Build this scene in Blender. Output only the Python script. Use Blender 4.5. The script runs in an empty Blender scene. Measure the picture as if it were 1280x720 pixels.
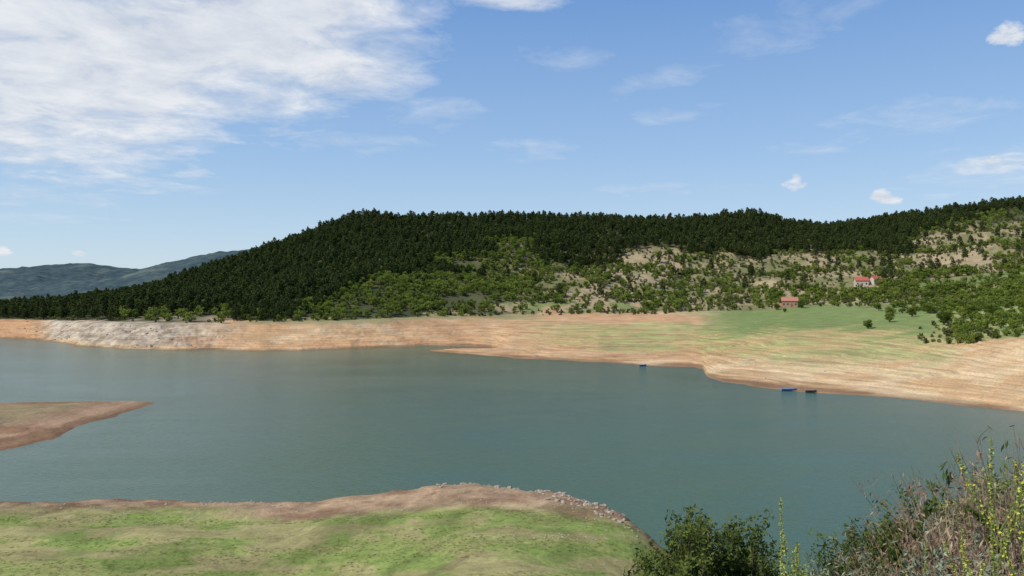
import bpy, math, random
import numpy as np
from mathutils import Vector
rng=np.random.default_rng(7); random.seed(7)
scene=bpy.context.scene
COL=scene.collection
EYE=30.0   # eye height above the lake surface

# ------------------------------------------------------------------ helpers
def hsh(a,b,s):
    v=np.sin(a*127.1+b*311.7+s*74.7)*43758.5453
    return v-np.floor(v)
def vn(x,y,s=0.0):
    xi=np.floor(x); yi=np.floor(y); fx=x-xi; fy=y-yi
    fx=fx*fx*(3-2*fx); fy=fy*fy*(3-2*fy)
    a=hsh(xi,yi,s); b=hsh(xi+1,yi,s); c=hsh(xi,yi+1,s); d=hsh(xi+1,yi+1,s)
    return (a*(1-fx)+b*fx)*(1-fy)+(c*(1-fx)+d*fx)*fy
def fbm(x,y,s=0.0,o=4):
    t=0;a=.5;n=0
    for i in range(o):
        t=t+a*vn(x,y,s+i*3.1); n+=a; a*=.5; x=x*2.03+5.1; y=y*2.03+1.7
    return t/n
def sst(e0,e1,v):
    t=np.clip((v-e0)/(e1-e0),0,1); return t*t*(3-2*t)

def quad_mesh(name,verts,quads,mats,mi=None,lv=None,smooth=False):
    me=bpy.data.meshes.new(name)
    verts=np.asarray(verts,dtype=np.float32); quads=np.asarray(quads,dtype=np.int32)
    me.vertices.add(len(verts)); me.vertices.foreach_set('co',verts.ravel())
    me.loops.add(quads.size); me.loops.foreach_set('vertex_index',quads.ravel())
    me.polygons.add(len(quads))
    me.polygons.foreach_set('loop_start',np.arange(0,quads.size,4,dtype=np.int32))
    me.polygons.foreach_set('loop_total',np.full(len(quads),4,dtype=np.int32))
    for m in mats: me.materials.append(m)
    if mi is not None: me.polygons.foreach_set('material_index',np.asarray(mi,dtype=np.int32))
    me.polygons.foreach_set('use_smooth',np.full(len(quads),smooth))
    if lv is not None:
        a=me.attributes.new('lv','FLOAT','POINT'); a.data.foreach_set('value',np.asarray(lv,dtype=np.float32))
    me.update(calc_edges=True)
    return me
class MB:
    def __init__(s): s.v=[];s.q=[];s.m=[];s.l=[];s.n=0
    def add(s,v,q,m=0,lv=0.5):
        v=np.asarray(v,float).reshape(-1,3); q=np.asarray(q,int).reshape(-1,4)
        s.v.append(v); s.q.append(q+s.n); s.m.append(np.full(len(q),m))
        s.l.append(np.broadcast_to(np.asarray(lv,float),(len(v),)).copy()); s.n+=len(v)
    def mesh(s,name,mats,smooth=False):
        return quad_mesh(name,np.concatenate(s.v),np.concatenate(s.q),mats,np.concatenate(s.m),np.concatenate(s.l),smooth)
def leaves(mb,C,size,m=0,lv=.5,aspect=1.0,up=None,r=rng):
    C=np.asarray(C); n=len(C)
    a=r.normal(size=(n,3)); 
    if up is not None: a=a*(1-up)+np.array([0,0,1])*up*1.6
    a/=np.linalg.norm(a,axis=1)[:,None]+1e-9
    b=np.cross(a,r.normal(size=(n,3))); b/=np.linalg.norm(b,axis=1)[:,None]+1e-9
    sz=np.broadcast_to(size,(n,))[:,None]*r.uniform(.7,1.3,(n,1))
    a=a*sz*aspect; b=b*sz
    V=np.stack([C-a,C+b*.6,C+a,C-b*.6],1).reshape(-1,3)
    Q=np.arange(n*4).reshape(-1,4)
    mb.add(V,Q,m,np.repeat(np.broadcast_to(lv,(n,)),4))
def tubes(mb,P,R,m=0,lv=.5,k=4):
    P=np.asarray(P,float); R=np.asarray(R,float)
    n,s,_=P.shape
    d=P[:,-1]-P[:,0]; d/=np.linalg.norm(d,axis=1)[:,None]+1e-9
    h=np.where(np.abs(d[:,2:3])>.9,np.array([[1.,0,0]]),np.array([[0,0,1.]]))
    a=np.cross(d,h); a/=np.linalg.norm(a,axis=1)[:,None]+1e-9; b=np.cross(d,a)
    ang=np.arange(k)*2*np.pi/k
    ring=(a[:,None,:]*np.cos(ang)[None,:,None]+b[:,None,:]*np.sin(ang)[None,:,None])
    V=P[:,:,None,:]+ring[:,None,:,:]*R[:,:,None,None]
    idx=np.arange(n*s*k).reshape(n,s,k)
    i0=idx[:,:-1,:]; i1=idx[:,1:,:]
    Q=np.stack([i0,np.roll(i0,-1,2),np.roll(i1,-1,2),i1],-1).reshape(-1,4)
    mb.add(V.reshape(-1,3),Q,m,lv)
def obj(name,me,loc=(0,0,0),rz=0,parent=None,coll=None,s=1):
    o=bpy.data.objects.new(name,me); o.location=loc; o.rotation_euler=(0,0,rz); o.scale=(s,s,s)
    (coll or COL).objects.link(o)
    if parent: o.parent=parent
    return o

# ------------------------------------------------------------------ materials
def newmat(name):
    m=bpy.data.materials.new(name); m.use_nodes=True
    nt=m.node_tree; nt.nodes.clear()
    out=nt.nodes.new('ShaderNodeOutputMaterial')
    return m,nt,out
def rgba(c): return (c[0],c[1],c[2],1)
def mix(nt,f,a,b,mode='MIX'):
    n=nt.nodes.new('ShaderNodeMix'); n.data_type='RGBA'; n.blend_type=mode
    for s,v in ((n.inputs[0],f),(n.inputs[6],a),(n.inputs[7],b)):
        if isinstance(v,bpy.types.NodeSocket): nt.links.new(v,s)
        elif isinstance(v,(int,float)): s.default_value=v
        else: s.default_value=rgba(v)
    return n.outputs[2]
def math_(nt,op,a,b=0.0,c=0.0,clamp=False):
    n=nt.nodes.new('ShaderNodeMath'); n.operation=op; n.use_clamp=clamp
    for s,v in zip(n.inputs,(a,b,c)):
        if isinstance(v,bpy.types.NodeSocket): nt.links.new(v,s)
        else: s.default_value=v
    return n.outputs[0]
def noise(nt,vec,scale,detail=4,rough=.55,dist=0):
    n=nt.nodes.new('ShaderNodeTexNoise'); n.inputs['Scale'].default_value=scale
    n.inputs['Detail'].default_value=detail; n.inputs['Roughness'].default_value=rough; n.inputs['Distortion'].default_value=dist
    if vec is not None: nt.links.new(vec,n.inputs['Vector'])
    return n.outputs['Fac']
def ramp(nt,f,a,b):
    n=nt.nodes.new('ShaderNodeMapRange'); n.clamp=True
    nt.links.new(f,n.inputs[0]); n.inputs[1].default_value=a; n.inputs[2].default_value=b
    return n.outputs[0]
def leafmat(name,dark,light,rand=.35,trans=.3):
    m,nt,out=newmat(name)
    at=nt.nodes.new('ShaderNodeAttribute'); at.attribute_name='lv'
    oi=nt.nodes.new('ShaderNodeObjectInfo')
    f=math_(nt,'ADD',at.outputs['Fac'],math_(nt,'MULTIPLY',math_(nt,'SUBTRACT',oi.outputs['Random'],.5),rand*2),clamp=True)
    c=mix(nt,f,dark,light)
    d=nt.nodes.new('ShaderNodeBsdfDiffuse'); t=nt.nodes.new('ShaderNodeBsdfTranslucent')
    nt.links.new(c,d.inputs[0]); nt.links.new(c,t.inputs[0])
    ms=nt.nodes.new('ShaderNodeMixShader'); ms.inputs[0].default_value=trans
    nt.links.new(d.outputs[0],ms.inputs[1]); nt.links.new(t.outputs[0],ms.inputs[2]); nt.links.new(ms.outputs[0],out.inputs[0])
    return m
def simplemat(name,c1,c2,scale=3,rough=.8,bump=.2):
    m,nt,out=newmat(name)
    tc=nt.nodes.new('ShaderNodeTexCoord')
    f=noise(nt,tc.outputs['Object'],scale,5)
    c=mix(nt,ramp(nt,f,.3,.7),c1,c2)
    p=nt.nodes.new('ShaderNodeBsdfPrincipled'); p.inputs['Roughness'].default_value=rough
    nt.links.new(c,p.inputs['Base Color'])
    if bump:
        b=nt.nodes.new('ShaderNodeBump'); b.inputs['Strength'].default_value=bump; b.inputs['Distance'].default_value=.05
        nt.links.new(f,b.inputs['Height']); nt.links.new(b.outputs[0],p.inputs['Normal'])
    nt.links.new(p.outputs[0],out.inputs[0]); return m

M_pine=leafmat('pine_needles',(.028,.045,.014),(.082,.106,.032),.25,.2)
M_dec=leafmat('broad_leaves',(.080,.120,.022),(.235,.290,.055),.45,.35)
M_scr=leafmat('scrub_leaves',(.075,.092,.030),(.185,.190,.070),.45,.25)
M_bark=simplemat('bark',(.07,.05,.035),(.14,.11,.08),6)
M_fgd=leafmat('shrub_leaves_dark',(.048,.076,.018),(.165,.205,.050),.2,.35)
M_gry=leafmat('wormwood_leaves',(.17,.21,.13),(.38,.42,.29),.2,.3)
M_dry=leafmat('dry_stems',(.17,.110,.075),(.46,.35,.23),.3,.2)
M_yel=leafmat('yellow_flowers',(.42,.42,.06),(.72,.68,.14),.2,.3)
M_mul=leafmat('mullein_leaves',(.16,.23,.06),(.34,.39,.13),.2,.35)
M_grs=leafmat('grass_blades',(.15,.19,.05),(.29,.31,.10),.5,.35)
M_rock=simplemat('rock',(.22,.175,.125),(.47,.40,.31),2.5,.9,.5)

# ------------------------------------------------------------------ terrain description
# sight-line survey of the far bank: bearing (x/y in thousandths), shoreline distance,
# then (fall below eye level in thousandths, distance) for five contour lines up to the crest
S=[(-900,560,(45,585),(37,610),(33,650),(31,690),(29,740)),
(-640,526,(47,555),(36,590),(33,610),(31,650),(29,720)),
(-590,500,(50,530),(38,560),(35,575),(30,640),(24,710)),
(-540,448,(52,475),(39,500),(36,520),(26,600),(18,700)),
(-490,425,(55,445),(40,475),(37,492),(22,600),(9,730)),
(-440,417,(56,436),(41,458),(38,475),(18,600),(-1,760)),
(-340,411,(56,436),(41,460),(37,478),(0,650),(-34,820)),
(-240,417,(56,442),(39,472),(35,492),(-15,680),(-72,880)),
(-200,425,(55,450),(38,480),(34,500),(-20,690),(-86,890)),
(-170,435,(54,460),(37,490),(33,515),(-25,700),(-88,900)),
(-108,452,(54,478),(35,520),(30,545),(-25,715),(-88,915)),
(-60,450,(54,490),(34,540),(29,565),(-25,720),(-89,925)),
(-25,436,(55,480),(34,552),(28,575),(-25,725),(-90,940)),
(0,366,(60,440),(33,560),(27,590),(-25,730),(-91,950)),
(60,357,(62,420),(34,550),(26,590),(-22,735),(-88,970)),
(110,342,(65,400),(35,540),(25,590),(-20,740),(-86,980)),
(160,326,(65,400),(35,540),(24,595),(-20,750),(-85,990)),
(224,323,(65,400),(33,540),(23,600),(-20,760),(-85,1000)),
(238,312,(66,392),(32,540),(22,600),(-22,765),(-88,1004)),
(244,284,(66,388),(32,540),(22,600),(-22,765),(-89,1006)),
(262,264,(66,380),(31,540),(21,600),(-25,770),(-92,1010)),
(300,254,(65,370),(30,540),(21,600),(-25,780),(-94,1020)),
(345,246,(65,352),(28,525),(17,585),(-25,785),(-82,1020)),
(400,237,(67,340),(30,490),(16,570),(-27,785),(-77,1030)),
(460,227,(69,320),(33,440),(14,530),(-35,780),(-85,1050)),
(560,211,(65,290),(38,385),(10,500),(-50,780),(-102,1100)),
(640,200,(60,265),(34,350),(2,480),(-60,780),(-112,1150)),
(820,184,(55,245),(30,330),(-10,480),(-70,780),(-115,1200))]
SB=np.array([s[0] for s in S],float)
RD=[np.array([s[1] for s in S],float)]+[np.array([s[k][1] for s in S],float) for k in range(2,7)]
RZ=[np.zeros(len(S))]+[np.array([EYE-s[k][0]*s[k][1]/1000 for s in S]) for k in range(2,7)]
SPIT=np.array([(-201,214),(-169,214),(-138,216),(-126,217),(-112.5,219),(-100,219.5),(-96.5,217),(-95.5,210),(-96,196),(-97,180),(-95,168.5),(-93,163),(-96,157),(-97,151.5),(-98.7,133),(-120,125),(-201,128)],float)
TIP=np.array([(-43,411),(-34,398),(-20,385),(0,366),(14,358),(30,420),(4,436),(-14,427),(-30,419)],float)
NB=np.array([-900,-640,-520,-390,-300,-260,-180,-95,-50,-10,20,60,100,140,160,175,210,260,360,640,900],float)
ND=np.array([116,114.5,115.4,115.4,115,114.5,119,123,124,121,118.6,116.7,112.4,106,101,97,90,85,80,80,80],float)
def poly_sd(px,py,P):
    d=np.full(px.shape,1e9); ins=np.zeros(px.shape,bool); n=len(P)
    for i in range(n):
        a=P[i]; b=P[(i+1)%n]; e=b-a
        t=np.clip(((px-a[0])*e[0]+(py-a[1])*e[1])/(e@e),0,1)
        d=np.minimum(d,np.hypot(px-a[0]-t*e[0],py-a[1]-t*e[1]))
        c=((a[1]>py)!=(b[1]>py))&(px<(b[0]-a[0])*(py-a[1])/((b[1]-a[1])+1e-12)+a[0]); ins^=c
    return np.where(ins,d,-d)
def ground(x,y):
    x=np.asarray(x,float); y=np.asarray(y,float)
    b=np.clip(x/np.maximum(y,1.0)*1000,-900,820)
    w=(fbm(x/22,y/22,3,4)-.5)
    yy=y+w*np.clip(y*.05,0,24)*sst(100,300,y)*(1-.5*sst(420,700,y))
    D=[np.interp(b,SB,r) for r in RD]; Z=[np.interp(b,SB,r) for r in RZ]
    D=[D[0]-60]+D+[D[-1]+350,np.full_like(b,2600),np.full_like(b,20000)]
    Z=[np.full_like(b,-7.0)]+Z+[Z[-1]*.55,np.full_like(b,10.),np.full_like(b,5.)]
    h=np.full(b.shape,-7.0); r=np.full(b.shape,-1.0)
    for k in range(len(D)-1):
        t=np.clip((yy-D[k])/(D[k+1]-D[k]),0,1)
        m=yy>=D[k]
        h=np.where(m,Z[k]+(Z[k+1]-Z[k])*t,h); r=np.where(m,k-1+t,r)
    # low point of land closing the small cove
    m=(x>-60)&(x<45)&(y>340)&(y<450)
    if m.any():
        sd=poly_sd(x[m],y[m],TIP)+(fbm(x[m]/7,y[m]/7,37,3)-.5)*3
        ht=np.where(sd>0,1.5*(1-np.exp(-sd/9)),sd*.25)
        k_=ht>h[m]; hm=h[m]; rm=r[m]; hm[k_]=ht[k_]; rm[k_]=np.clip(ht[k_]/2,0,.7); h[m]=hm; r[m]=rm
    # relief on land
    h=h+sst(3,3.6,r)*(1-sst(6,7,r))*((fbm(x/90,y/90,8,4)-.5)*30*sst(3,4,r)*(1-.75*sst(4.6,5,r))+(fbm(x/25,y/25,18,3)-.5)*4)
    h=h+sst(0,.5,r)*(1-sst(2.5,3,r))*(fbm(x/30,y/30,28,4)-.5)*1.8
    # rough gullied rock bank on the left
    rb=sst(20,70,b+640)*(1-sst(220,320,b+640))*sst(0,.3,r)*(1-sst(1.8,2.2,r))
    h=h+rb*((fbm(x/9,y/14,44,4)-.5)*3.6+(fbm(x/3,y/3,46,3)-.5)*1.6)
    g=sst(0,.15,r)*(1-sst(1.2,2.2,r))
    h=h+g*(.22*np.sin(h*2*np.pi/.9+w*6)+.13*np.sin(h*2*np.pi/.37+w*9))
    # left spit
    m=(x<-85)&(x>-215)&(y>118)&(y<230)
    hs=np.full(b.shape,-7.0)
    if m.any():
        sd=poly_sd(x[m],y[m],SPIT)+(fbm(x[m]/6,y[m]/6,31,3)-.5)*3
        hs[m]=np.where(sd>0,2.1*(1-np.exp(-sd/11))+(fbm(x[m]/4,y[m]/4,33,3)-.5)*.3*np.clip(sd/3,0,1),sd*.25)
    # near bank
    u=x/np.maximum(y,1.0)
    nd=np.interp(np.clip(u*1000,-900,900),NB,ND)+(fbm(x/5,y/5,41,4)-.5)*4.5
    din=nd-y
    bank=np.interp(u*1000,[-300,-120,0,150,200],[.25,1.0,1.5,1.5,.5])
    flat=np.where(din>0,bank*(1-np.exp(-din/2.2))+din*.045+ (fbm(x/9,y/9,55,3)-.5)*.6*sst(0,6,din)+(fbm(x/2.2,y/2.2,57,3)-.5)*.35*sst(0,1,din)*(1-sst(7,14,din)),din*.22)
    sl=np.interp(u,[-.6,.05,.12,.2,.4,.64,.9],[.5,.5,.45,.385,.335,.275,.25])
    yp=np.maximum(y,0)
    slope=28.3-sl*yp+np.where(y<0,-y*.12,0)-.3*sst(0,4,y)+(fbm(x/3,y/3,61,3)-.5)*.35*sst(2,6,np.hypot(x,y))
    k=1.2
    near=np.logaddexp(flat/k,slope/k)*k
    near=np.where(y>135,-7,np.where(flat<-1.,np.maximum(slope,flat),near))
    near=np.maximum(near,-7)
    z=np.maximum(np.maximum(h,hs),near)
    zone=np.where(z==hs,1,np.where(z==near,2,0)); zone=np.where(z==h,0,zone)
    return z,r,b+640,zone,din,slope-flat

# ------------------------------------------------------------------ ground sheet
U=np.concatenate([np.linspace(-1.5,-.72,70,endpoint=False),np.linspace(-.72,.72,860),np.linspace(.72,1.5,70)[1:]])
Ys=[-18.0]
while Ys[-1]<1: Ys.append(Ys[-1]+.7)
while Ys[-1]<60: Ys.append(Ys[-1]+max(.3,Ys[-1]*.014))
while Ys[-1]<1250: Ys.append(Ys[-1]*1.0044 if Ys[-1]<620 else Ys[-1]*1.008)
while Ys[-1]<16000: Ys.append(Ys[-1]*1.08)
Y=np.array(Ys)
gu,gy=np.meshgrid(U,Y)
gx=gu*(gy+24*np.exp(-np.maximum(gy,-18)/60.))
z,r,P,zone,din,sf=ground(gx,gy)
nu,ny=len(U),len(Y)
idx=np.arange(nu*ny).reshape(ny,nu)
Q=np.stack([idx[:-1,:-1],idx[:-1,1:],idx[1:,1:],idx[1:,:-1]],-1).reshape(-1,4)
V=np.stack([gx,gy,z],-1).reshape(-1,3)
def C(c): return np.array(c)[None,None,:]
def lerp(a,b,t): return a+(b-a)*t[...,None]
n1=fbm(gx/14,gy/14,71,5); n2=fbm(gx/45,gy/45,77,4); n3=fbm(gx/4,gy/4,79,4); n4=fbm(gx/160,gy/60,81,4)
sand=lerp(C((.46,.30,.155))+0*gx[...,None],C((.55,.405,.235)),sst(.35,.65,n1))
sand=lerp(sand,C((.43,.245,.12)),sst(.46,.64,n4)*.6)
rock=lerp(C((.26,.21,.15))+0*gx[...,None],C((.48,.41,.31)),sst(.35,.7,n3))
col=sand
col=lerp(col,rock,(1-sst(200,330,P))*sst(30,70,P)*.9*sst(.05,.5,r))
col=lerp(col,C((.42,.225,.110)),(1-sst(30,75,P))*.8)
col=lerp(col,C((.47,.25,.12)),sst(.38,.56,n2)*(sst(200,260,P)*(1-sst(560,620,P)))*sst(.1,.3,r)*(1-sst(1.,1.4,r))*.75)
mead=C((.165,.215,.070)); meadY=C((.32,.31,.12))
rr=r+(n1-.5)*.8+(n2-.5)*.6
g1=sst(610,760,P)*(1-sst(1160,1225,P))*sst(.5,1.0,rr+np.interp(P,[640,700,860,1000,1280],[-.3,-.1,.05,.12,.0]))
g1=g1*(1-(1-sst(880,960,P))*sst(1.6,1.95,rr))
col=lerp(col,meadY,g1*(.45+.45*sst(.35,.6,n1)))
g2=sst(820,930,P)*sst(1.15,1.7,rr)
col=lerp(col,mead,g2*.95)
col=lerp(col,lerp(mead+0*col,meadY,sst(.4,.6,n1)),sst(1,1.3,rr)*sst(1150,1200,P))
col=lerp(col,C((.22,.22,.10)),(sst(1.8,2.1,rr)*(1-sst(640,700,P)))*.75*sst(290,330,P))
col=lerp(col,C((.49,.29,.15)),sst(730,760,P)*(1-sst(860,890,P))*sst(1.7,1.85,rr)*(1-sst(2.3,2.5,rr)))
scrub=lerp(C((.34,.265,.155))+0*col,C((.17,.165,.07)),sst(.42,.60,n2*.5+n1*.5))
forest=C((.065,.072,.030))
hill=lerp(scrub,forest+0*col,np.maximum(1-sst(540,760,P),sst(4.3,4.6,r)))
hill=lerp(hill,C((.25,.20,.13)),sst(150,180,P)*(1-sst(280,310,P))*(1-sst(3.0,3.4,r+(n1-.5)))*.8)
hill=lerp(hill,lerp(C((.34,.26,.15))+0*col,C((.18,.20,.075)),sst(.45,.55,n1)),sst(600,630,P)*(1-sst(790,830,P))*sst(3.0,3.05,r)*(1-sst(3.20,3.28,r)))
hill=lerp(hill,C((.15,.19,.06)),sst(1130,1160,P)*sst(3.14,3.2,r)*(1-sst(3.34,3.42,r)))
col=lerp(col,hill,sst(2.8,3.0,rr))
wetm=(1-sst(.1,.8,z+(n1-.5)*.8))
col=lerp(col,C((.21,.12,.065)),wetm*.85)
sp=lerp(C((.27,.155,.085))+0*col,C((.34,.22,.13)),sst(.4,.6,n1))
spg=lerp(sp,C((.20,.17,.085)),sst(1.3,1.9,z+(n1-.5)*1.0)*.75)
spg=lerp(spg,C((.20,.11,.06)),(1-sst(.1,.7,z))*.85)
col=np.where((zone==1)[...,None],spg,col)
brown=lerp(C((.22,.135,.078))+0*col,C((.38,.26,.155)),sst(.4,.62,n3*.5+n1*.5))
grs=lerp(C((.190,.240,.062))+0*col,C((.255,.275,.085)),sst(.4,.62,n3))
tan=sst(.49,.64,fbm(gx/24,gy/3.6,91,5)*.62+n3*.38)
tan=np.clip(tan+.25*sst(.55,.7,n3),0,1)
grs=lerp(grs,C((.33,.255,.13)),tan*.6)
edge=np.interp(gx/np.maximum(gy,1)*1000,[-640,-400,-260,-100,0,60,140,160],[7,9,13,21,18,14,5,3])
nr=lerp(brown,grs,sst(-4,4,din-edge+(n1-.5)*16+(n3-.5)*6))
nr=lerp(nr,C((.17,.095,.055)),(1-sst(0.3,2.2,din+(n3-.5)*2))*.9)
nr=lerp(nr,C((.15,.14,.06)),sst(-.5,2,sf)*.8)
col=np.where((zone==2)[...,None],nr,col)
me_col=np.concatenate([col.reshape(-1,3),np.ones((nu*ny,1))],1).astype(np.float32)

mg,nt,out=newmat('ground_surface')
at=nt.nodes.new('ShaderNodeAttribute'); at.attribute_name='tint'
geo=nt.nodes.new('ShaderNodeNewGeometry'); pos=geo.outputs['Position']
f1=noise(nt,pos,1.3,6,.7); f2=noise(nt,pos,.12,5,.6)
sep=nt.nodes.new('ShaderNodeSeparateXYZ'); nt.links.new(pos,sep.inputs[0])
cmb=nt.nodes.new('ShaderNodeCombineXYZ')
nt.links.new(math_(nt,'MULTIPLY',sep.outputs[0],.03),cmb.inputs[0]); nt.links.new(math_(nt,'MULTIPLY',sep.outputs[1],.03),cmb.inputs[1]); nt.links.new(math_(nt,'MULTIPLY',sep.outputs[2],2.8),cmb.inputs[2])
f3=noise(nt,cmb.outputs[0],1.0,5,.7)   # strandlines follow height
k1=math_(nt,'MULTIPLY_ADD',ramp(nt,f1,.25,.75),.6,.70)
k2=math_(nt,'MULTIPLY_ADD',ramp(nt,f2,.3,.7),.30,.85)
lowz=math_(nt,'SUBTRACT',1.0,ramp(nt,sep.outputs[2],9,13))
k3=math_(nt,'MULTIPLY_ADD',math_(nt,'MULTIPLY',math_(nt,'SUBTRACT',ramp(nt,f3,.36,.64),.5),lowz),.50,1.0)
k=math_(nt,'MULTIPLY',math_(nt,'MULTIPLY',k1,k2),k3)
vm=nt.nodes.new('ShaderNodeVectorMath'); vm.operation='SCALE'; nt.links.new(at.outputs['Color'],vm.inputs[0]); nt.links.new(k,vm.inputs['Scale'])
p=nt.nodes.new('ShaderNodeBsdfPrincipled'); p.inputs['Roughness'].default_value=.95; p.inputs['Specular IOR Level'].default_value=.1
nt.links.new(vm.outputs[0],p.inputs['Base Color'])
bp=nt.nodes.new('ShaderNodeBump'); bp.inputs['Strength'].default_value=.7; bp.inputs['Distance'].default_value=.3
nt.links.new(f1,bp.inputs['Height']); nt.links.new(bp.outputs[0],p.inputs['Normal']); nt.links.new(p.outputs[0],out.inputs[0])
gm=quad_mesh('ground',V,Q,[mg],smooth=True)
ca=gm.attributes.new('tint','FLOAT_COLOR','POINT'); ca.data.foreach_set('color',me_col.ravel())
obj('ground',gm)

# ------------------------------------------------------------------ lake
mw,nt,out=newmat('lake_water')
geo=nt.nodes.new('ShaderNodeNewGeometry')
mp=nt.nodes.new('ShaderNodeMapping'); mp.inputs['Scale'].default_value=(1,1.8,1); mp.inputs['Rotation'].default_value=(0,0,.35)
nt.links.new(geo.outputs['Position'],mp.inputs[0])
w1=noise(nt,mp.outputs[0],1.2,4,.6,.4); w2=noise(nt,mp.outputs[0],.3,3,.5); w3=noise(nt,mp.outputs[0],.014,5,.6,.8)
gust=math_(nt,'MULTIPLY_ADD',ramp(nt,w3,.35,.65),.7,.5)
hh=math_(nt,'MULTIPLY',math_(nt,'ADD',math_(nt,'MULTIPLY',w1,.6),math_(nt,'MULTIPLY',w2,.6)),gust)
bp=nt.nodes.new('ShaderNodeBump'); bp.inputs['Strength'].default_value=.5; bp.inputs['Distance'].default_value=.32
nt.links.new(hh,bp.inputs['Height'])
c=mix(nt,ramp(nt,w3,.3,.7),(.052,.098,.055),(.064,.116,.067))
p=nt.nodes.new('ShaderNodeBsdfPrincipled'); p.inputs['Roughness'].default_value=.16; p.inputs['IOR'].default_value=1.33
p.inputs['Specular IOR Level'].default_value=.28
nt.links.new(c,p.inputs['Base Color']); nt.links.new(bp.outputs[0],p.inputs['Normal']); nt.links.new(p.outputs[0],out.inputs[0])
obj('lake_water',quad_mesh('lake_water',[(-1400,10,0),(1400,10,0),(1400,640,0),(-1400,640,0)],[(0,1,2,3)],[mw]))

# ------------------------------------------------------------------ distant mountains
mm,nt,out=newmat('mountain_forest_haze_tint')
geo=nt.nodes.new('ShaderNodeNewGeometry')
f=noise(nt,geo.outputs['Position'],.02,8,.75); f2=noise(nt,geo.outputs['Position'],.004,6,.65)
c=mix(nt,ramp(nt,f,.38,.62),(.034,.058,.070),(.074,.104,.104))  # forest tones with distance haze painted in as bluish, low-contrast base colour
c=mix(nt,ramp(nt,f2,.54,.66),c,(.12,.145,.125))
d=nt.nodes.new('ShaderNodeBsdfDiffuse'); nt.links.new(c,d.inputs[0]); nt.links.new(d.outputs[0],out.inputs[0])
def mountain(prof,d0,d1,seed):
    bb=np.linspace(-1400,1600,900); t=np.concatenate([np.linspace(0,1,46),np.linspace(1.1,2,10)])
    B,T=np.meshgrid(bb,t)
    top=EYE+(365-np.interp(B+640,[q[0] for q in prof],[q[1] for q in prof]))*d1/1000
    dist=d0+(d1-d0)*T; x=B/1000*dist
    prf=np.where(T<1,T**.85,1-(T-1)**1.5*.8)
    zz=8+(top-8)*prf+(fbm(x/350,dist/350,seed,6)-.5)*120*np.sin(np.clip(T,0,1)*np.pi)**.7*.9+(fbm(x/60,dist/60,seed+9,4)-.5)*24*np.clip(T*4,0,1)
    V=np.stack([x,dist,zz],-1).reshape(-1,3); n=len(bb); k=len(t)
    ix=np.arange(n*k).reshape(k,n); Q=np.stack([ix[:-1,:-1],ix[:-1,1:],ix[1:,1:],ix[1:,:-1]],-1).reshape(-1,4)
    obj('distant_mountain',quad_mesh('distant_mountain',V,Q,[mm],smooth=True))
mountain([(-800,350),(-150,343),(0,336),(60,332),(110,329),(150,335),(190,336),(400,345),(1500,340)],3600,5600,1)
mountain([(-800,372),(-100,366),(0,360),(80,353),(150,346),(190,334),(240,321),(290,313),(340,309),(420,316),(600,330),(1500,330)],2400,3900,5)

# ------------------------------------------------------------------ tree prototypes
def conifer(seed):
    r=np.random.default_rng(seed); mb=MB(); H=11.5*r.uniform(.92,1.06)
    zs=np.linspace(0,H*.95,6); off=np.cumsum(r.normal(0,.08,(6,2)),0)
    tubes(mb,np.array([[ (off[i,0],off[i,1],zs[i]) for i in range(6)]]),np.array([np.linspace(.2,.03,6)]),1,.5,4)
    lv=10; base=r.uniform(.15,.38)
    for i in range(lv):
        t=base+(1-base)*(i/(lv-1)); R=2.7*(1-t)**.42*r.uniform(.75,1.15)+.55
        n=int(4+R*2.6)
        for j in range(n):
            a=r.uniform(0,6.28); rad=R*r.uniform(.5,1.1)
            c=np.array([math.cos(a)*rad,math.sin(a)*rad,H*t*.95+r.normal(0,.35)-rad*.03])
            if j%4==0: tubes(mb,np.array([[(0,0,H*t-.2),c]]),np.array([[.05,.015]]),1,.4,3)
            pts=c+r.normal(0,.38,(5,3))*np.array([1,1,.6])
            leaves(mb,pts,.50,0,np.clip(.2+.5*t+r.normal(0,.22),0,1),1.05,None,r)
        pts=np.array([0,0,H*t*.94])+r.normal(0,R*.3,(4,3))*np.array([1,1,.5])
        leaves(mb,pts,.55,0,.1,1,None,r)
    return mb.mesh('pine_tree',[M_pine,M_bark])
def broadleaf(seed,H,W,nb,nl,ls,mat,trunk=True):
    r=np.random.default_rng(seed); mb=MB()
    for i in range(nb):
        a=r.uniform(0,6.28); q=r.uniform(0,1)**.5; zt=r.uniform(.12 if not trunk else .28,.9)
        ww=W*.5*math.sqrt(max(.08,1-((zt-.5)/.55)**2))
        c=np.array([math.cos(a)*q*ww*.8,math.sin(a)*q*ww*.8,H*zt]); R=W*r.uniform(.15,.25)
        tubes(mb,np.array([[(0,0,H*.02),(c[0]*.35,c[1]*.35,H*zt*.5),c]]),np.array([[.02*H,.012*H,.004*H]]),1,.5,3)
        v=r.normal(size=(nl,3)); v/=np.linalg.norm(v,axis=1)[:,None]
        pts=c+v*R*r.uniform(.45,1.12,(nl,1))*np.array([1,1,.8])
        pts[:,2]=np.maximum(pts[:,2],.05)
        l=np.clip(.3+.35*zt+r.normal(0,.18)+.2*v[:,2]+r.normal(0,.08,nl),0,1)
        leaves(mb,pts,ls,0,l,1,None,r)
    return mb.mesh('broadleaf_tree',[mat,M_bark])
def coll_of(name,meshes):
    c=bpy.data.collections.new(name)
    for i,m in enumerate(meshes): obj('%s_%02d'%(name,i),m,coll=c)
    return c
c_pine=coll_of('pine_kinds',[conifer(s) for s in (1,2,3,4,5)])
c_dec=coll_of('broadleaf_kinds',[broadleaf(20+s,6,6.2,12,32,.42,M_dec) for s in range(4)])
c_scr=coll_of('scrub_kinds',[broadleaf(40+s,2.6,3.2,8,28,.28,M_scr,False) for s in range(4)])
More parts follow.
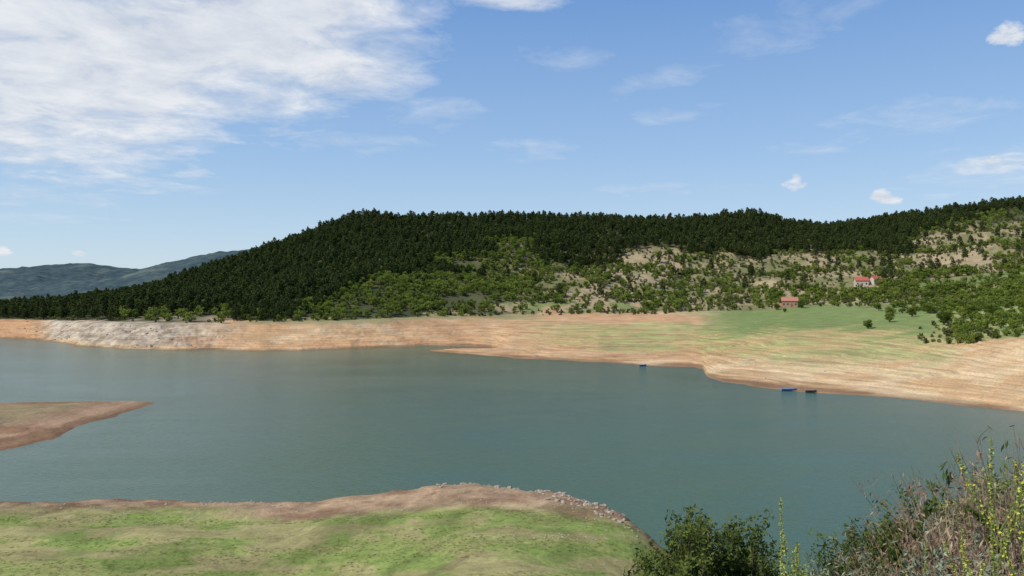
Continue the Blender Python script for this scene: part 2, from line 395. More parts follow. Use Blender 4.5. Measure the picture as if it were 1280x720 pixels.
def rockmesh(seed):
    r=np.random.default_rng(seed); n=7;k=10; V=[];Qs=[]
    for i in range(n):
        ph=math.pi*(i+.5)/n-math.pi/2
        for j in range(k):
            th=2*math.pi*j/k; R=.5*r.uniform(.72,1.12)
            V.append((math.cos(ph)*math.cos(th)*R*1.3,math.cos(ph)*math.sin(th)*R,math.sin(ph)*R*.6+.08))
    for i in range(n-1):
        for j in range(k): Qs.append((i*k+j,i*k+(j+1)%k,(i+1)*k+(j+1)%k,(i+1)*k+j))
    for j in range(0,k-3,2): Qs.append(((n-1)*k,(n-1)*k+j+1,(n-1)*k+j+2,(n-1)*k+j+3))
    return quad_mesh('rock',V,Qs,[M_rock])
c_rock=coll_of('rock_kinds',[rockmesh(s) for s in range(5)])
def tuft(seed,n=34,h=.35):
    r=np.random.default_rng(seed); mb=MB()
    b=np.c_[r.normal(0,.10,(n,2)),np.zeros(n)]; d=np.c_[r.normal(0,.35,(n,2)),np.ones(n)]*h*r.uniform(.5,1.1,(n,1))
    P_=np.stack([b,b+d*.5,b+d*.95+np.c_[d[:,:2]*.5,np.zeros(n)]],1)
    tubes(mb,P_,np.tile([[.006,.005,.001]],(n,1)),0,np.repeat(r.uniform(0,1,n),9),3)
    return mb.mesh('grass_tuft',[M_grs])
c_tuft=coll_of('tuft_kinds',[tuft(s) for s in range(4)])

def scatter(name,pts,scl,nk,coll,tilt=.05,zs=None):
    n=len(pts); me=bpy.data.meshes.new(name); me.vertices.add(n)
    me.vertices.foreach_set('co',np.asarray(pts,np.float32).ravel())
    rot=np.c_[rng.normal(0,tilt,n),rng.normal(0,tilt,n),rng.uniform(0,6.28,n)].astype(np.float32)
    a=me.attributes.new('rot','FLOAT_VECTOR','POINT'); a.data.foreach_set('vector',rot.ravel())
    s=np.c_[scl,scl,scl*(rng.uniform(.85,1.15,n) if zs is None else zs)].astype(np.float32)
    a=me.attributes.new('scl','FLOAT_VECTOR','POINT'); a.data.foreach_set('vector',s.ravel())
    a=me.attributes.new('kind','INT','POINT'); a.data.foreach_set('value',rng.integers(0,nk,n).astype(np.int32))
    o=obj(name,me)
    ng=bpy.data.node_groups.new(name+'_scatter','GeometryNodeTree')
    ng.interface.new_socket('Geometry',in_out='INPUT',socket_type='NodeSocketGeometry'); ng.interface.new_socket('Geometry',in_out='OUTPUT',socket_type='NodeSocketGeometry')
    gi=ng.nodes.new('NodeGroupInput'); go=ng.nodes.new('NodeGroupOutput'); ip=ng.nodes.new('GeometryNodeInstanceOnPoints')
    ci=ng.nodes.new('GeometryNodeCollectionInfo'); ci.inputs['Collection'].default_value=coll; ci.inputs['Separate Children'].default_value=True; ci.inputs['Reset Children'].default_value=True
    def na(nm,t):
        q=ng.nodes.new('GeometryNodeInputNamedAttribute'); q.data_type=t; q.inputs['Name'].default_value=nm
        return [s for s in q.outputs if s.enabled and s.name=='Attribute'][0]
    L=ng.links.new
    L(gi.outputs[0],ip.inputs['Points']); L(ci.outputs[0],ip.inputs['Instance']); ip.inputs['Pick Instance'].default_value=True
    L(na('kind','INT'),ip.inputs['Instance Index']); L(na('rot','FLOAT_VECTOR'),ip.inputs['Rotation']); L(na('scl','FLOAT_VECTOR'),ip.inputs['Scale'])
    L(ip.outputs[0],go.inputs[0])
    md=o.modifiers.new('scatter','NODES'); md.node_group=ng
    return o
def cand(x0,x1,y0,y1,s):
    X,Yy=np.meshgrid(np.arange(x0,x1,s),np.arange(y0,y1,s)); X=X.ravel()+rng.uniform(-.5,.5,X.size)*s; Yy=Yy.ravel()+rng.uniform(-.5,.5,Yy.size)*s
    k=np.abs(X/Yy)<.85
    return X[k],Yy[k]
def pt(P): return np.interp(P,[0,370,420,480,560,660,760,900,1000,1130,1180,1280],[3.0,3.0,3.35,3.9,4.15,4.25,4.4,4.45,4.4,4.35,4.7,4.7])
HOUSES=[(.441*640,640),(.347*568,568)]
# pines
X,Yy=cand(-700,1100,480,1260,6.2)
zz,r_,P_,zo,_,_=ground(X,Yy)
nz=fbm(X/50,Yy/50,101,4); th=pt(P_)+(nz-.5)*1.1*sst(360,450,P_)
keep=(r_>np.maximum(th,3.0))&(r_<5.3)&(rng.uniform(size=X.size)<np.where(P_>1150,.6,.96))
keep&=~((P_>150)&(P_<290)&(r_<3.18+(nz-.5)*.8))
keep|=(P_>420)&(r_>3.3)&(r_<th)&(rng.uniform(size=X.size)<.025)
hs=np.where(r_<3.3,.8,1.0)*rng.uniform(.75,1.12,X.size)
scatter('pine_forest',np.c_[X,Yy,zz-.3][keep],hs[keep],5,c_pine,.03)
# broadleaf woodland
X,Yy=cand(-600,1000,300,1150,5.6)
zz,r_,P_,zo,_,_=ground(X,Yy)
nz=fbm(X/38,Yy/38,111,4); th=pt(P_)
rv=rng.uniform(size=X.size)
dn=np.zeros(X.size)
dn=np.where((P_>370)&(P_<=790)&(r_>3.0)&(r_<th+.3),.30+.7*sst(.36,.46,nz),dn)
dn=np.where((P_>690)&(P_<=790)&(r_>3.4)&(r_<th+.3),.10+.6*sst(.42,.52,nz),dn)
dn=np.where((P_>790)&(P_<=1130)&(r_>2.95)&(r_<th+.2),np.where(r_<3.4,.2+.6*sst(.38,.48,nz),.02+.45*sst(.50,.62,nz)),dn)
dn=np.where((P_>1130)&(r_>3.0)&(r_<4.9),np.where(r_<3.5,.2+.65*sst(.35,.45,nz),.02+.35*sst(.50,.62,nz)),dn)
dn=np.where((P_>1085)&(r_>2.3)&(r_<=3.2)&(zo==0),.25+.7*sst(.33,.45,nz),dn)
dn=np.where((P_>1060)&(P_<1100)&(r_>2.75)&(r_<3.0),.6,dn)
dn=np.where((P_>1185)&(r_>1.3+(nz-.5))&(r_<=2.4),.15+.5*sst(.4,.5,nz),dn)
dn=np.where((P_>590)&(P_<1080)&(r_>2.8)&(r_<=3.05),.45,dn)
dn=np.where((P_>250)&(P_<600)&(r_>2.65)&(r_<3.1),.55,dn)
dn=np.where((P_>150)&(P_<300)&(r_>2.9)&(r_<3.5),.3,dn)
field=((P_>615)&(P_<810)&(r_>3.05)&(r_<3.2))|((P_>1145)&(r_>3.18)&(r_<3.38))
dn=np.where(field,.10,dn)
keep=(rv<dn)
sc=rng.uniform(.5,1.2,X.size)*np.where(r_<3,.75,1)
for (bx,by) in HOUSES:
    ux=X/Yy*by; keep&=~((np.abs(ux-bx)<10)&(Yy>by-34)&(Yy<by+9)); keep&=~((np.abs(ux-bx-2)<19)&(Yy>by-18)&(Yy<by+9))
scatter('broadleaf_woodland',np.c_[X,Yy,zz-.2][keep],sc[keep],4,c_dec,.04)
# scrub
X,Yy=cand(-600,1000,290,1150,4.2)
zz,r_,P_,zo,_,_=ground(X,Yy)
nz=fbm(X/30,Yy/30,121,4); th=pt(P_); rv=rng.uniform(size=X.size)
dn=np.where((r_>2.9)&(r_<5.0)&(P_>380),.16+.42*sst(.44,.62,nz),0)
dn=np.where((r_>2.6)&(r_<=3.1),.38*sst(.3,.5,nz),dn)
dn=np.where((P_>130)&(P_<310)&(r_<3.5)&(r_>2.5),.16,dn)
dn=np.where((P_>850)&(P_<1085)&(r_>1.2)&(r_<2.75),0,dn)
dn=np.where((P_>1150)&(r_>1.0)&(r_<2.6),.35*sst(.42,.58,nz),dn)
field=((P_>615)&(P_<810)&(r_>3.05)&(r_<3.2))|((P_>1145)&(r_>3.18)&(r_<3.38))
dn=np.where(field,.10,dn)
keep=rv<dn
for (bx,by) in HOUSES:
    ux=X/Yy*by; keep&=~((np.abs(ux-bx)<16)&(Yy>by-22)&(Yy<by+8))
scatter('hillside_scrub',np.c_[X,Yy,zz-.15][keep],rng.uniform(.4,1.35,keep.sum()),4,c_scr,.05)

def gz(x,y): return float(ground(np.array([x]),np.array([y]))[0][0])
near_b=[broadleaf(60+s,5.5,5.2,22,170,.17,M_dec) for s in range(4)]
for i,(b,d,s) in enumerate([(445,392,.85),(472,418,.95),(556,318,.95),(572,312,1.1),(590,330,.8),(628,300,.95),(645,305,1.0),(520,440,1.1),(600,380,1.3),(640,372,1.4),(500,430,.9),(575,395,1.2),(660,335,1.2),(700,330,1.2),(428,605,.9),(341,545,.55),(362,560,1.0),(330,560,.9),(540,372,1.2),(612,345,1.1),(556,440,1.2)]):
    x=b*d/1000; obj('broadleaf_tree',near_b[i%4],(x,d,gz(x,d)-.15),i*1.7,s=s)
near_s=[broadleaf(80+s,2.6,3.4,12,120,.12,M_dec,False) for s in range(3)]
for i,(b,d,s) in enumerate([(545,300,1.0),(560,296,1.5),(572,290,1.6),(581,292,1.1),(605,290,.9),(632,283,1.3),(650,279,1.4),(585,300,.8),(672,280,1.2),(525,312,.5),(618,292,1.0)]):
    x=b*d/1000; obj('wild_shrub',near_s[i%3],(x,d,gz(x,d)-.1),i*2.1,s=s)
def poplar(seed):
    r=np.random.default_rng(seed); mb=MB(); H=17
    tubes(mb,np.array([[(0,0,0),(0,.1,6),(0,0,16)]]),np.array([[.25,.18,.04]]),1,.6,6)
    for i in range(34):
        zt=r.uniform(.2,1)*H; a=r.uniform(0,6.28); q=r.uniform(.2,1.5)*(1.15-zt/H)
        c=np.array([math.cos(a)*q,math.sin(a)*q,zt]); tubes(mb,np.array([[(0,0,zt-1.5),c]]),np.array([[.06,.02]]),1,.5,3)
        leaves(mb,c+r.normal(0,.45,(36,3))*np.array([1,1,1.6]),.22,0,np.clip(.6+r.normal(0,.2),0,1),1,None,r)
    return mb.mesh('poplar_tree',[M_scr,M_bark])
obj('poplar_tree',poplar(3),(.366*640,640,gz(.366*640,640)-.2))

# ------------------------------------------------------------------ rocks
def bank_pts(b0,b1,lo,hi,n):
    b=rng.uniform(b0,b1,n)
    sh=np.interp(b,NB,ND); d=sh-rng.uniform(lo,hi,n); x=b*d/1000
    return x,d
x1,d1=bank_pts(-95,60,.5,6,90); x2,d2=bank_pts(30,150,.2,10,230); x3,d3=bank_pts(-640,160,2,18,700); x4,d4=bank_pts(-500,-260,1,4,60)
X=np.r_[x1,x2,x3,x4]; Yy=np.r_[d1,d2,d3,d4]; s=np.r_[.12+rng.uniform(0,1,90)**4*.75,.10+rng.uniform(0,1,230)**3.5*.75,.06+rng.uniform(0,1,700)**2*.25,rng.uniform(.15,.4,60)]
xg=rng.uniform(-60,15,240); dg=rng.uniform(74,108,240)
xh=rng.normal(4,3.5,60); dh=rng.normal(89,.8,60)
X=np.r_[X,xg,xh]; Yy=np.r_[Yy,dg,dh]; s=np.r_[s,rng.uniform(.08,.22,240),rng.uniform(.1,.3,60)]
zz=ground(X,Yy)[0]; k=zz>.02
scatter('shore_stones',np.c_[X,Yy,zz-.02][k],s[k],5,c_rock,.3)
X,Yy=cand(-420,420,200,620,2.8); zz,r_,P_,zo,_,_=ground(X,Yy)
nz=fbm(X/12,Yy/12,131,3)
dn=np.where((P_>30)&(P_<290)&(r_>.05)&(r_<2.2),.45*sst(.38,.58,nz),0)
dn=np.where((P_>=290)&(r_>.05)&(r_<2),.03,dn)
dn=np.where((P_>1060)&(r_>.05)&(r_<1.1),.26*sst(.4,.6,nz),dn)
k=(rng.uniform(size=X.size)<dn)&(zo==0)
sz=(.25+rng.uniform(0,1,k.sum())**2*1.2)*np.where(P_[k]<300,1,.5)
scatter('bank_rocks',np.c_[X,Yy,zz-.05][k],sz,5,c_rock,.3)

# ------------------------------------------------------------------ grass tufts
X=rng.uniform(-75,25,14000); Yy=rng.uniform(70,112,14000)
zz,r_,P_,zo,di,sf_=ground(X,Yy); nz=fbm(X/24,Yy/3.6,91,5)
k=(di>np.interp(X/Yy*1000,[-640,-260,-100,0,60,140],[8,14,23,20,16,7]))&(nz<.58)
scatter('grass_flat',np.c_[X,Yy,zz][k],rng.uniform(.3,.9,k.sum()),4,c_tuft,.1,zs=.3)
X=rng.uniform(-6,34,9000); Yy=rng.uniform(3,45,9000)
zz=ground(X,Yy)[0]; k=(X/Yy>-.3)&(X/Yy<1.0)
scatter('grass_slope',np.c_[X,Yy,zz][k],rng.uniform(1.0,2.6,k.sum()),4,c_tuft,.12)

# ------------------------------------------------------------------ houses
def solidmat(name,c,rough=.8): return simplemat(name,tuple(v*.8 for v in c),tuple(min(1,v*1.1) for v in c),2.0,rough,.1)
M_wh=solidmat('white_render',(.50,.44,.36)); M_br=solidmat('brick_wall',(.36,.22,.14)); M_tile=solidmat('roof_tiles_red',(.42,.10,.06)); M_tile2=solidmat('roof_tiles_brown',(.40,.17,.11))
M_gl=solidmat('window_glass',(.04,.05,.06),.15); M_wd=solidmat('door_wood',(.16,.09,.05))
def box(x0,x1,y0,y1,z0,z1):
    v=[(x0,y0,z0),(x1,y0,z0),(x1,y1,z0),(x0,y1,z0),(x0,y0,z1),(x1,y0,z1),(x1,y1,z1),(x0,y1,z1)]
    return v,[(0,3,2,1),(4,5,6,7),(0,1,5,4),(1,2,6,5),(2,3,7,6),(3,0,4,7)]
def house(name,loc,rz,W,D,H,mw_,mr):
    e=bpy.data.objects.new(name,None); e.location=loc; e.rotation_euler=(0,0,rz); COL.objects.link(e)
    rh=D*.34
    mb=MB(); v,q=box(-W/2,W/2,-D/2,D/2,-2.5,H); mb.add(v,q)
    for sx in (-1,1):
        x=sx*W/2
        mb.add([(x,-D/2,H),(x,D/2,H),(x,0,H+rh),(x,0,H+rh)],[(0,1,2,3)])
    obj('walls',mb.mesh('walls',[mw_]),parent=e)
    mb=MB(); o=.5
    for sy in (-1,1):
        a=(-W/2-o,sy*(D/2+o),H-.25); b=(W/2+o,sy*(D/2+o),H-.25); c=(W/2+o,0,H+rh+.06); d=(-W/2-o,0,H+rh+.06)
        vv=[a,b,c,d]+[(p[0],p[1],p[2]+.18) for p in (a,b,c,d)]
        mb.add(vv,[(0,1,2,3),(4,5,6,7),(0,1,5,4),(1,2,6,5),(3,0,4,7)])
    obj('roof',mb.mesh('roof',[mr]),parent=e)
    mb=MB(); v,q=box(W*.2,W*.2+.6,-.3,.3,H+rh*.6,H+rh+1.0); mb.add(v,q); obj('chimney',mb.mesh('chimney',[M_br]),parent=e)
    mb=MB(); n=max(3,int(W/2.6))
    fl=[1.0]
    for zf in fl:
        for i in range(n):
            if zf<1.2 and i==n//2: continue
            x=-W/2+W*(i+.5)/n
            for sy in (-1,1):
                v,q=box(x-.5,x+.5,sy*(D/2+.03)-.03,sy*(D/2+.03)+.03,zf,zf+1.25); mb.add(v,q)
    obj('windows',mb.mesh('windows',[M_gl]),parent=e)
    mb=MB(); x=-W/2+W*(n//2+.5)/n; v,q=box(x-.5,x+.5,-D/2-.07,-D/2-.005,-.2,2.1); mb.add(v,q); obj('door',mb.mesh('door',[M_wd]),parent=e)
    return e
x,y=HOUSES[0]; house('farm_house',(x-3,y,gz(x-3,y)+.5),-.2,9.5,7.5,4.2,M_wh,M_tile)
house('farm_outbuilding',(x+7,y-3,gz(x+7,y-3)+.8),.25,6.5,5.5,3.2,M_wh,M_tile)
x,y=HOUSES[1]; house('brick_house',(x,y,gz(x,y)+.6),-.3,10.5,7,4.0,M_br,M_tile2)
house('garden_shed',(x-8.5,y+2,gz(x-8.5,y+2)+.2),-.1,4.5,4,2.0,M_br,M_tile2)

# ------------------------------------------------------------------ boats
M_blue=solidmat('boat_paint_blue',(.10,.21,.46),.45); M_drk=solidmat('boat_paint_dark',(.05,.055,.06),.5); M_in=solidmat('boat_inside',(.30,.32,.34))
def boat(loc,rz,L,W,mat):
    e=bpy.data.objects.new('rowing_boat',None); e.location=loc; e.rotation_euler=(0,.02,rz); COL.objects.link(e)
    mb=MB(); ns=13; V=[]
    for i in range(ns):
        t=i/(ns-1); x=(t-.45)*L; w=W/2*(math.sin(math.pi*min(1,(t*.78+.22)))**.6 if t<1 else 0.02); sh=.45+.25*(t**3)
        kz=-.12+.3*max(0,t-.75)**1.2
        for (a,zz_) in ((-1,sh),(-.82,sh*.4),(-.5,kz),(0,kz-.05),(.5,kz),(.82,sh*.4),(1,sh)): V.append((x,a*w,zz_))
        for (a,zz_) in ((.92,sh-.01),(.72,sh*.45),(.4,kz+.08),(0,kz+.05),(-.4,kz+.08),(-.72,sh*.45),(-.92,sh-.01)): V.append((x,a*w,zz_))
    Q=[];m=14
    for i in range(ns-1):
        for j in range(m): Q.append((i*m+j,i*m+(j+1)%m,(i+1)*m+(j+1)%m,(i+1)*m+j))
    for j in range(6): Q.append((j,j+1,12-j,13-j))
    mb.add(V,Q); obj('hull',mb.mesh('hull',[mat]),parent=e)
    mb=MB()
    for t in (.15,.42,.68):
        x=(t-.45)*L; v,q=box(x-.12,x+.12,-W*.42,W*.42,.3,.34); mb.add(v,q)
    obj('seats',mb.mesh('seats',[M_in]),parent=e)
for b,d,rz,L,W,m in [(345,243.5,.05,4.8,1.7,M_blue),(373,239,-.1,3.2,1.2,M_drk),(163,324,.2,3.0,1.2,M_blue)]:
    x=b*d/1000; boat((x,d,max(gz(x,d),0)+.12),rz,L,W,m)

# ------------------------------------------------------------------ foreground plants
def stemclump(seed,n,R,H,lean,nl,ls,mats,thick=.007,asp=2.2):
    r=np.random.default_rng(seed); mb=MB(); k=6
    a=r.uniform(0,6.28,n); q=R*np.sqrt(r.uniform(0,1,n)); b=np.c_[np.cos(a)*q,np.sin(a)*q,np.full(n,-.1)]
    h=H*r.uniform(.5,1.1,n)*(1-.35*(q/R)**2)
    dr=np.c_[np.cos(a),np.sin(a)]*lean*(q/R)[:,None]+r.normal(0,lean*.45,(n,2))
    t=np.linspace(0,1,k)
    P_=np.zeros((n,k,3)); P_[:,:,2]=b[:,2:3]+h[:,None]*t; P_[:,:,:2]=b[:,None,:2]+dr[:,None,:]*(h[:,None]*t**1.6)[...,None]
    P_[:,1:,:2]+=r.normal(0,.02*H/2,(n,k-1,2))
    lv=np.repeat(r.uniform(.1,.9,n),k*3)
    tubes(mb,P_,thick*np.linspace(1,.25,k)[None,:]*r.uniform(.6,1.2,(n,1)),0,lv,3)
    m=n*5; si=r.integers(0,n,m); tt=r.uniform(.3,.98,m)
    def at(si,tt):
        f=tt*(k-1); i=np.minimum(f.astype(int),k-2); f=(f-i)[:,None]; return P_[si,i]*(1-f)+P_[si,i+1]*f
    s0=at(si,tt); s1=s0+np.c_[r.normal(0,.10,(m,2)),r.uniform(.05,.2,m)]*H*.5
    tubes(mb,np.stack([s0,(s0+s1)/2+r.normal(0,.01,(m,3)),s1],1),np.tile([[thick*.4,thick*.3,thick*.15]],(m,1)),0,.5,3)
    if nl:
        M_=n*nl; u=r.uniform(0,1,M_); si2=r.integers(0,n,M_); A=at(si2,r.uniform(.2,1,M_))
        sj=r.integers(0,m,M_); B_=s0[sj]+(s1[sj]-s0[sj])*r.uniform(.2,1.05,(M_,1))
        pts=np.where((u<.4)[:,None],A+r.normal(0,.018,(M_,3)),B_+r.normal(0,.015,(M_,3)))
        leaves(mb,pts,ls,1,np.clip(r.normal(.5,.25,M_),0,1),asp,.35,r)
    return mb.mesh('plant',mats)
def place(name,me,b,d,rz=0,s=1,dz=0):
    x=b*d/1000; return obj(name,me,(x,d,gz(x,d)+dz),rz,s=s)
def leafy(seed,H,W,nb,nl,ls,mat):
    r=np.random.default_rng(seed); mb=MB()
    bx=[(r.uniform(0,6.28),r.uniform(.72,1.05),r.uniform(.3,.7)) for _ in range(9)]
    for i in range(nb):
        ba,bh,bw=bx[i%9]
        a=ba+r.normal(0,.35); q=r.uniform(0,1)**.6*W/2; zt=H*bh*(r.uniform(.3,1.0)**.8*(1-.40*(2*q/W)**2)); c=np.array([math.cos(a)*q,math.sin(a)*q,zt])
        mid=np.array([c[0]*.4,c[1]*.4,zt*.55])
        tubes(mb,np.array([[(0,0,-.1),mid,c]]),np.array([[.018,.011,.003]]),1,.4,3)
        L=r.uniform(.15,.42); dv=np.array([math.cos(a)*.5+r.normal(0,.3),math.sin(a)*.5+r.normal(0,.3),r.uniform(.3,1.1)]); dv/=np.linalg.norm(dv)
        tubes(mb,np.array([[c,c+dv*L*.5,c+dv*L]]),np.array([[.004,.003,.001]]),1,.4,3)
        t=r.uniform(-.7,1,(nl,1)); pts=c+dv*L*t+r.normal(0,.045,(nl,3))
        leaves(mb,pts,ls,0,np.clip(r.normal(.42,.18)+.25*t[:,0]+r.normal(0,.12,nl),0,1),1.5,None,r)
    return mb.mesh('leafy',[mat,M_bark])
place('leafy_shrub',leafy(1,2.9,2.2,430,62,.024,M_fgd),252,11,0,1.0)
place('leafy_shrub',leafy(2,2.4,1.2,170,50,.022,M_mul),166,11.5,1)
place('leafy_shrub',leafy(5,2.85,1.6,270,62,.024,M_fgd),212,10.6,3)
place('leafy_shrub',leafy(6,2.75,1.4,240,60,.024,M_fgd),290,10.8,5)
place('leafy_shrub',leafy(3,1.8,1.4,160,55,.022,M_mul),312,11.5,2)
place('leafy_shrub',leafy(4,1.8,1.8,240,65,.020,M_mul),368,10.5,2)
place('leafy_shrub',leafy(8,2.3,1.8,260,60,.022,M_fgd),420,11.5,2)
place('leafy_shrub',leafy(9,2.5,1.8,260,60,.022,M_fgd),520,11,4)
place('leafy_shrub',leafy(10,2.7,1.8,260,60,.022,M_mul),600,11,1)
dry=[stemclump(10+i,110,.66,1.9,.28,28,.011,[M_dry,M_dry],asp=2.8) for i in range(3)]
gry=[stemclump(20+i,95,.55,1.7,.26,80,.014,[M_dry,M_gry],asp=2.2) for i in range(3)]
grn=[stemclump(30+i,60,.45,1.6,.24,65,.018,[M_mul,M_fgd],asp=2.4) for i in range(2)]
i=0
for b,d,kind,s in [(640,8.5,0,1.38),(610,9.5,0,1.34),(570,9,0,1.16),(600,7.5,0,1.15),(660,7,0,1.25),(540,10.5,0,1.24),(505,9.5,0,1.02),(640,11.5,0,1.68),(585,12,0,1.48),(530,8,0,1.0),(690,8.5,0,1.55),(620,10.5,0,1.52),(590,8.3,0,1.15),(555,7.4,0,1.0),(630,7.8,0,1.25),(575,10.2,0,1.32),
      (420,8.5,1,.95),(450,9,1,1.08),(470,8,1,1.0),(435,10.5,1,1.16),(485,11,1,1.33),(410,12,1,1.2),(565,10.5,1,1.3),(620,6.5,1,1.05),(400,9.5,1,.98),(455,7.4,1,.9),(515,7.6,1,.93),(550,7.2,1,.98),(585,6.8,1,.98),(560,11.5,1,1.45),(535,9,1,1.1),(640,7.6,1,1.2),(430,7.6,1,.85),(500,8.6,1,1.0),(480,7,1,.85),(410,8,1,.85),(465,10,1,1.15),
      (500,12.5,2,1.6),(460,12.5,2,1.5),(625,13,2,1.95),(395,9,2,.9),(350,9,2,.82),(320,9.5,2,.9),(535,7.2,2,.85),(650,10,2,1.5),(480,9.8,2,1.1),(430,12.3,2,1.3),(370,9.5,2,.85),(290,9.2,2,.8)]:
    me,nm=((dry,'dry_shrub'),(gry,'wormwood_plant'),(grn,'green_weed'))[kind]
    place(nm,me[i%len(me)],b,d,i*1.3,s); i+=1
def mullein(seed,H,br,spread=.3,leafy_=True):
    r=np.random.default_rng(seed); mb=MB()
    stems=[(np.array([0,0,-.1]),np.array([r.normal(0,.04),r.normal(0,.04),1.0]),H)]
    for i in range(br):
        z0=H*r.uniform(.45,.8); a=r.uniform(0,6.28)
        stems.append((np.array([0,0,z0]),np.array([math.cos(a)*spread,math.sin(a)*spread,1.0]),H*r.uniform(.15,.34)))
    for (p0,dv,L) in stems:
        t=np.linspace(0,1,9); P_=p0+dv*L*t[:,None]; P_[:,:2]+=np.cumsum(r.normal(0,.006,(9,2)),0)
        tubes(mb,P_[None],np.linspace(.009,.003,9)[None]*(1 if L==H else .6),0,.6,5)
        m=int(L*190); tt=r.uniform(.35 if L==H else .2,1,m); f=tt*8; i0=np.minimum(f.astype(int),7); f=(f-i0)[:,None]
        c=P_[i0]*(1-f)+P_[i0+1]*f; rad=.014*(1.15-tt)[:,None]+.004
        clump=np.sin(tt*70+seed)*.5+.5
        c=c+r.normal(0,1,(m,3))*rad*(.5+clump[:,None]*.7)
        fl=r.uniform(size=m)<.5
        leaves(mb,c[fl],.012,1,r.uniform(.2,1,fl.sum()),1,None,r); leaves(mb,c[~fl],.011,2,r.uniform(0,1,(~fl).sum()),1.4,None,r)
    if leafy_:
        m=26; zt=r.uniform(.05,.5,m)*H; a=r.uniform(0,6.28,m); c=np.c_[np.cos(a)*.08,np.sin(a)*.08,zt]; leaves(mb,c,.06*(1.2-zt/H),2,r.uniform(.2,.9,m),2,None,r)
    return mb.mesh('mullein',[M_mul,M_yel,M_mul])
place('mullein_plant',mullein(1,2.72,1,.10),333,7.2)
place('mullein_plant',mullein(2,2.3,2,.15),346,7.4,1)
place('mullein_plant',mullein(7,2.3,1,.15),356,7.8,1)
place('mullein_plant',mullein(3,2.62,4,.40),606,5.6,2)
place('mullein_plant',mullein(4,2.25,4,.38),640,5.4,.6)
place('mullein_plant',mullein(5,2.1,3,.3),505,7.5,.6)
place('mullein_plant',mullein(6,2.0,3,.3),575,6.0,.6)
mb_d=stemclump(77,6,.06,2.2,.08,150,.028,[M_mul,M_fgd],thick=.01,asp=1.8)
place('tall_weed',mb_d,514,8.5,0,1.22); place('tall_weed',mb_d,487,9,1,1.05); place('tall_weed',mb_d,600,8,2,1.1)

# ------------------------------------------------------------------ light
EL=math.radians(47); AZ=math.radians(-112); SKY=.14
sd=Vector((math.sin(AZ)*math.cos(EL),math.cos(AZ)*math.cos(EL),math.sin(EL)))
sl=bpy.data.lights.new('sun','SUN'); sl.energy=4.6; sl.angle=math.radians(.5); sl.color=(1,.95,.86)
so=bpy.data.objects.new('sun',sl); so.rotation_euler=sd.to_track_quat('Z','Y').to_euler(); COL.objects.link(so)
w=bpy.data.worlds.new('World'); scene.world=w; w.use_nodes=True; nt=w.node_tree; nt.nodes.clear()
out=nt.nodes.new('ShaderNodeOutputWorld'); bg=nt.nodes.new('ShaderNodeBackground'); bg.inputs[1].default_value=SKY
sky=nt.nodes.new('ShaderNodeTexSky'); sky.sky_type='NISHITA'; sky.sun_disc=False; sky.sun_elevation=EL; sky.sun_rotation=AZ; sky.air_density=1.0; sky.dust_density=.3; sky.ozone_density=1.6; sky.altitude=300
tc=nt.nodes.new('ShaderNodeTexCoord'); dirv=tc.outputs['Generated']
sp=nt.nodes.new('ShaderNodeSeparateXYZ'); nt.links.new(dirv,sp.inputs[0])
az=math_(nt,'ARCTAN2',sp.outputs[0],sp.outputs[1]); el=math_(nt,'ARCSINE',sp.outputs[2])
zc=math_(nt,'MAXIMUM',sp.outputs[2],.02); zc=math_(nt,'ADD',zc,.10)
cb=nt.nodes.new('ShaderNodeCombineXYZ'); nt.links.new(math_(nt,'DIVIDE',sp.outputs[0],zc),cb.inputs[0]); nt.links.new(math_(nt,'DIVIDE',sp.outputs[1],zc),cb.inputs[1])
nA=noise(nt,cb.outputs[0],1.5,9,.60,.5)
nB=noise(nt,cb.outputs[0],4.5,8,.64,.3)
mpp=nt.nodes.new('ShaderNodeMapping'); nt.links.new(dirv,mpp.inputs[0]); mpp.inputs['Scale'].default_value=(1,1,1.6)
nC=noise(nt,mpp.outputs[0],38,8,.65,.3)
def blob(px,py,rx,ry,tilt=0):
    u=(px-640)/1000; v=(365-py)/1000
    a0=math.atan(u); e0=math.atan(v*math.cos(a0)); k=math.cos(a0)**2
    dx=math_(nt,'SUBTRACT',az,a0); dy=math_(nt,'SUBTRACT',el,e0)
    if tilt: dy=math_(nt,'MULTIPLY_ADD',dx,-tilt,dy)
    dx=math_(nt,'DIVIDE',dx,rx/1000*k); dy=math_(nt,'DIVIDE',dy,ry/1000*math.cos(a0))
    return math_(nt,'SUBTRACT',1.0,math_(nt,'ADD',math_(nt,'MULTIPLY',dx,dx),math_(nt,'MULTIPLY',dy,dy)))
def mx(l):
    o=l[0]
    for q in l[1:]: o=math_(nt,'MAXIMUM',o,q)
    return math_(nt,'MAXIMUM',o,-1.2)
big=mx([blob(40,95,310,118),blob(290,45,250,115,.12),blob(-250,60,300,130)])
dens1=ramp(nt,math_(nt,'ADD',math_(nt,'MULTIPLY',big,.46),math_(nt,'ADD',math_(nt,'MULTIPLY',math_(nt,'SUBTRACT',nA,.5),1.25),math_(nt,'MULTIPLY',math_(nt,'SUBTRACT',nB,.5),.9))),-.15,.38)
wis=mx([blob(540,140,70,22),blob(440,178,90,14),blob(670,188,55,14),blob(850,143,60,12),blob(980,30,110,28,.15),blob(830,98,70,14,.2),blob(1225,215,110,32),blob(1150,148,110,22),blob(50,243,120,16),blob(830,235,80,9),blob(225,235,50,10),blob(30,270,120,8),blob(700,70,60,14),blob(1020,185,60,10)])
wt=mx([blob(640,0,80,14),blob(1240,205,60,14)])
dens2=math_(nt,'MULTIPLY',ramp(nt,math_(nt,'ADD',math_(nt,'MULTIPLY',wis,.30),math_(nt,'MULTIPLY',math_(nt,'SUBTRACT',nB,.5),2.0)),.0,.8),.36)
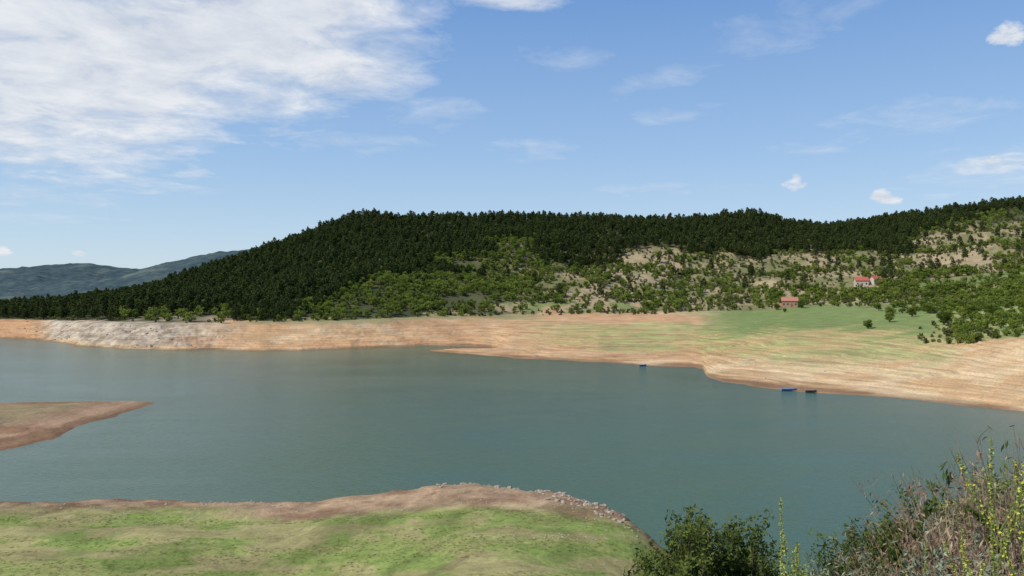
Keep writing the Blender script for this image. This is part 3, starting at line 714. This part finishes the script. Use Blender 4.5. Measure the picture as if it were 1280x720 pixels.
dens4=math_(nt,'MULTIPLY',ramp(nt,math_(nt,'ADD',math_(nt,'MULTIPLY',wt,.45),math_(nt,'MULTIPLY',math_(nt,'SUBTRACT',nB,.5),2.0)),.0,.6),.7)
puf=mx([blob(1264,40,24,15),blob(1252,47,18,9),blob(993,231,16,9),blob(996,226,10,9),blob(1100,245,15,9),blob(1110,250,18,6),blob(1243,200,14,6),blob(99,317,12,5),blob(1,314,13,6)])
dens3=math_(nt,'MULTIPLY',ramp(nt,math_(nt,'ADD',math_(nt,'MULTIPLY',puf,.75),math_(nt,'MULTIPLY',math_(nt,'SUBTRACT',nC,.5),2.6)),-.05,.5),.92)
den=math_(nt,'MAXIMUM',math_(nt,'MAXIMUM',math_(nt,'MULTIPLY',dens1,.93),dens2),math_(nt,'MAXIMUM',dens3,dens4))
# clear-air colour by elevation blended with the physical sky
cr=nt.nodes.new('ShaderNodeValToRGB'); nt.links.new(math_(nt,'MULTIPLY',el,2/math.pi,clamp=True),cr.inputs[0])
e=cr.color_ramp.elements; e[0].position=0; e[0].color=(.56,.70,.80,1); e[1].position=1; e[1].color=(.06,.17,.48,1)
for pz,cc in ((.05,(.45,.62,.81)),(.11,(.32,.51,.79)),(.22,(.165,.34,.69)),(.40,(.09,.22,.55))):
    q=e.new(pz); q.color=(*cc,1)
vs=nt.nodes.new('ShaderNodeVectorMath'); vs.operation='SCALE'; nt.links.new(cr.outputs[0],vs.inputs[0]); vs.inputs['Scale'].default_value=1/SKY
base=mix(nt,.8,sky.outputs[0],vs.outputs[0])
ccol=mix(nt,ramp(nt,nB,.35,.65),(.62/SKY,.67/SKY,.75/SKY),(.84/SKY,.86/SKY,.89/SKY))
fin=mix(nt,den,base,ccol)
nt.links.new(fin,bg.inputs[0]); nt.links.new(bg.outputs[0],out.inputs[0])

# ------------------------------------------------------------------ camera
cam=bpy.data.cameras.new('camera'); cam.lens=28.125; cam.sensor_width=36; cam.clip_start=.1; cam.clip_end=30000
co=bpy.data.objects.new('camera',cam); co.location=(0,0,EYE); co.rotation_euler=(math.radians(90+.286),0,0); COL.objects.link(co); scene.camera=co
scene.view_settings.view_transform='Standard'; scene.view_settings.look='None'; scene.view_settings.exposure=0
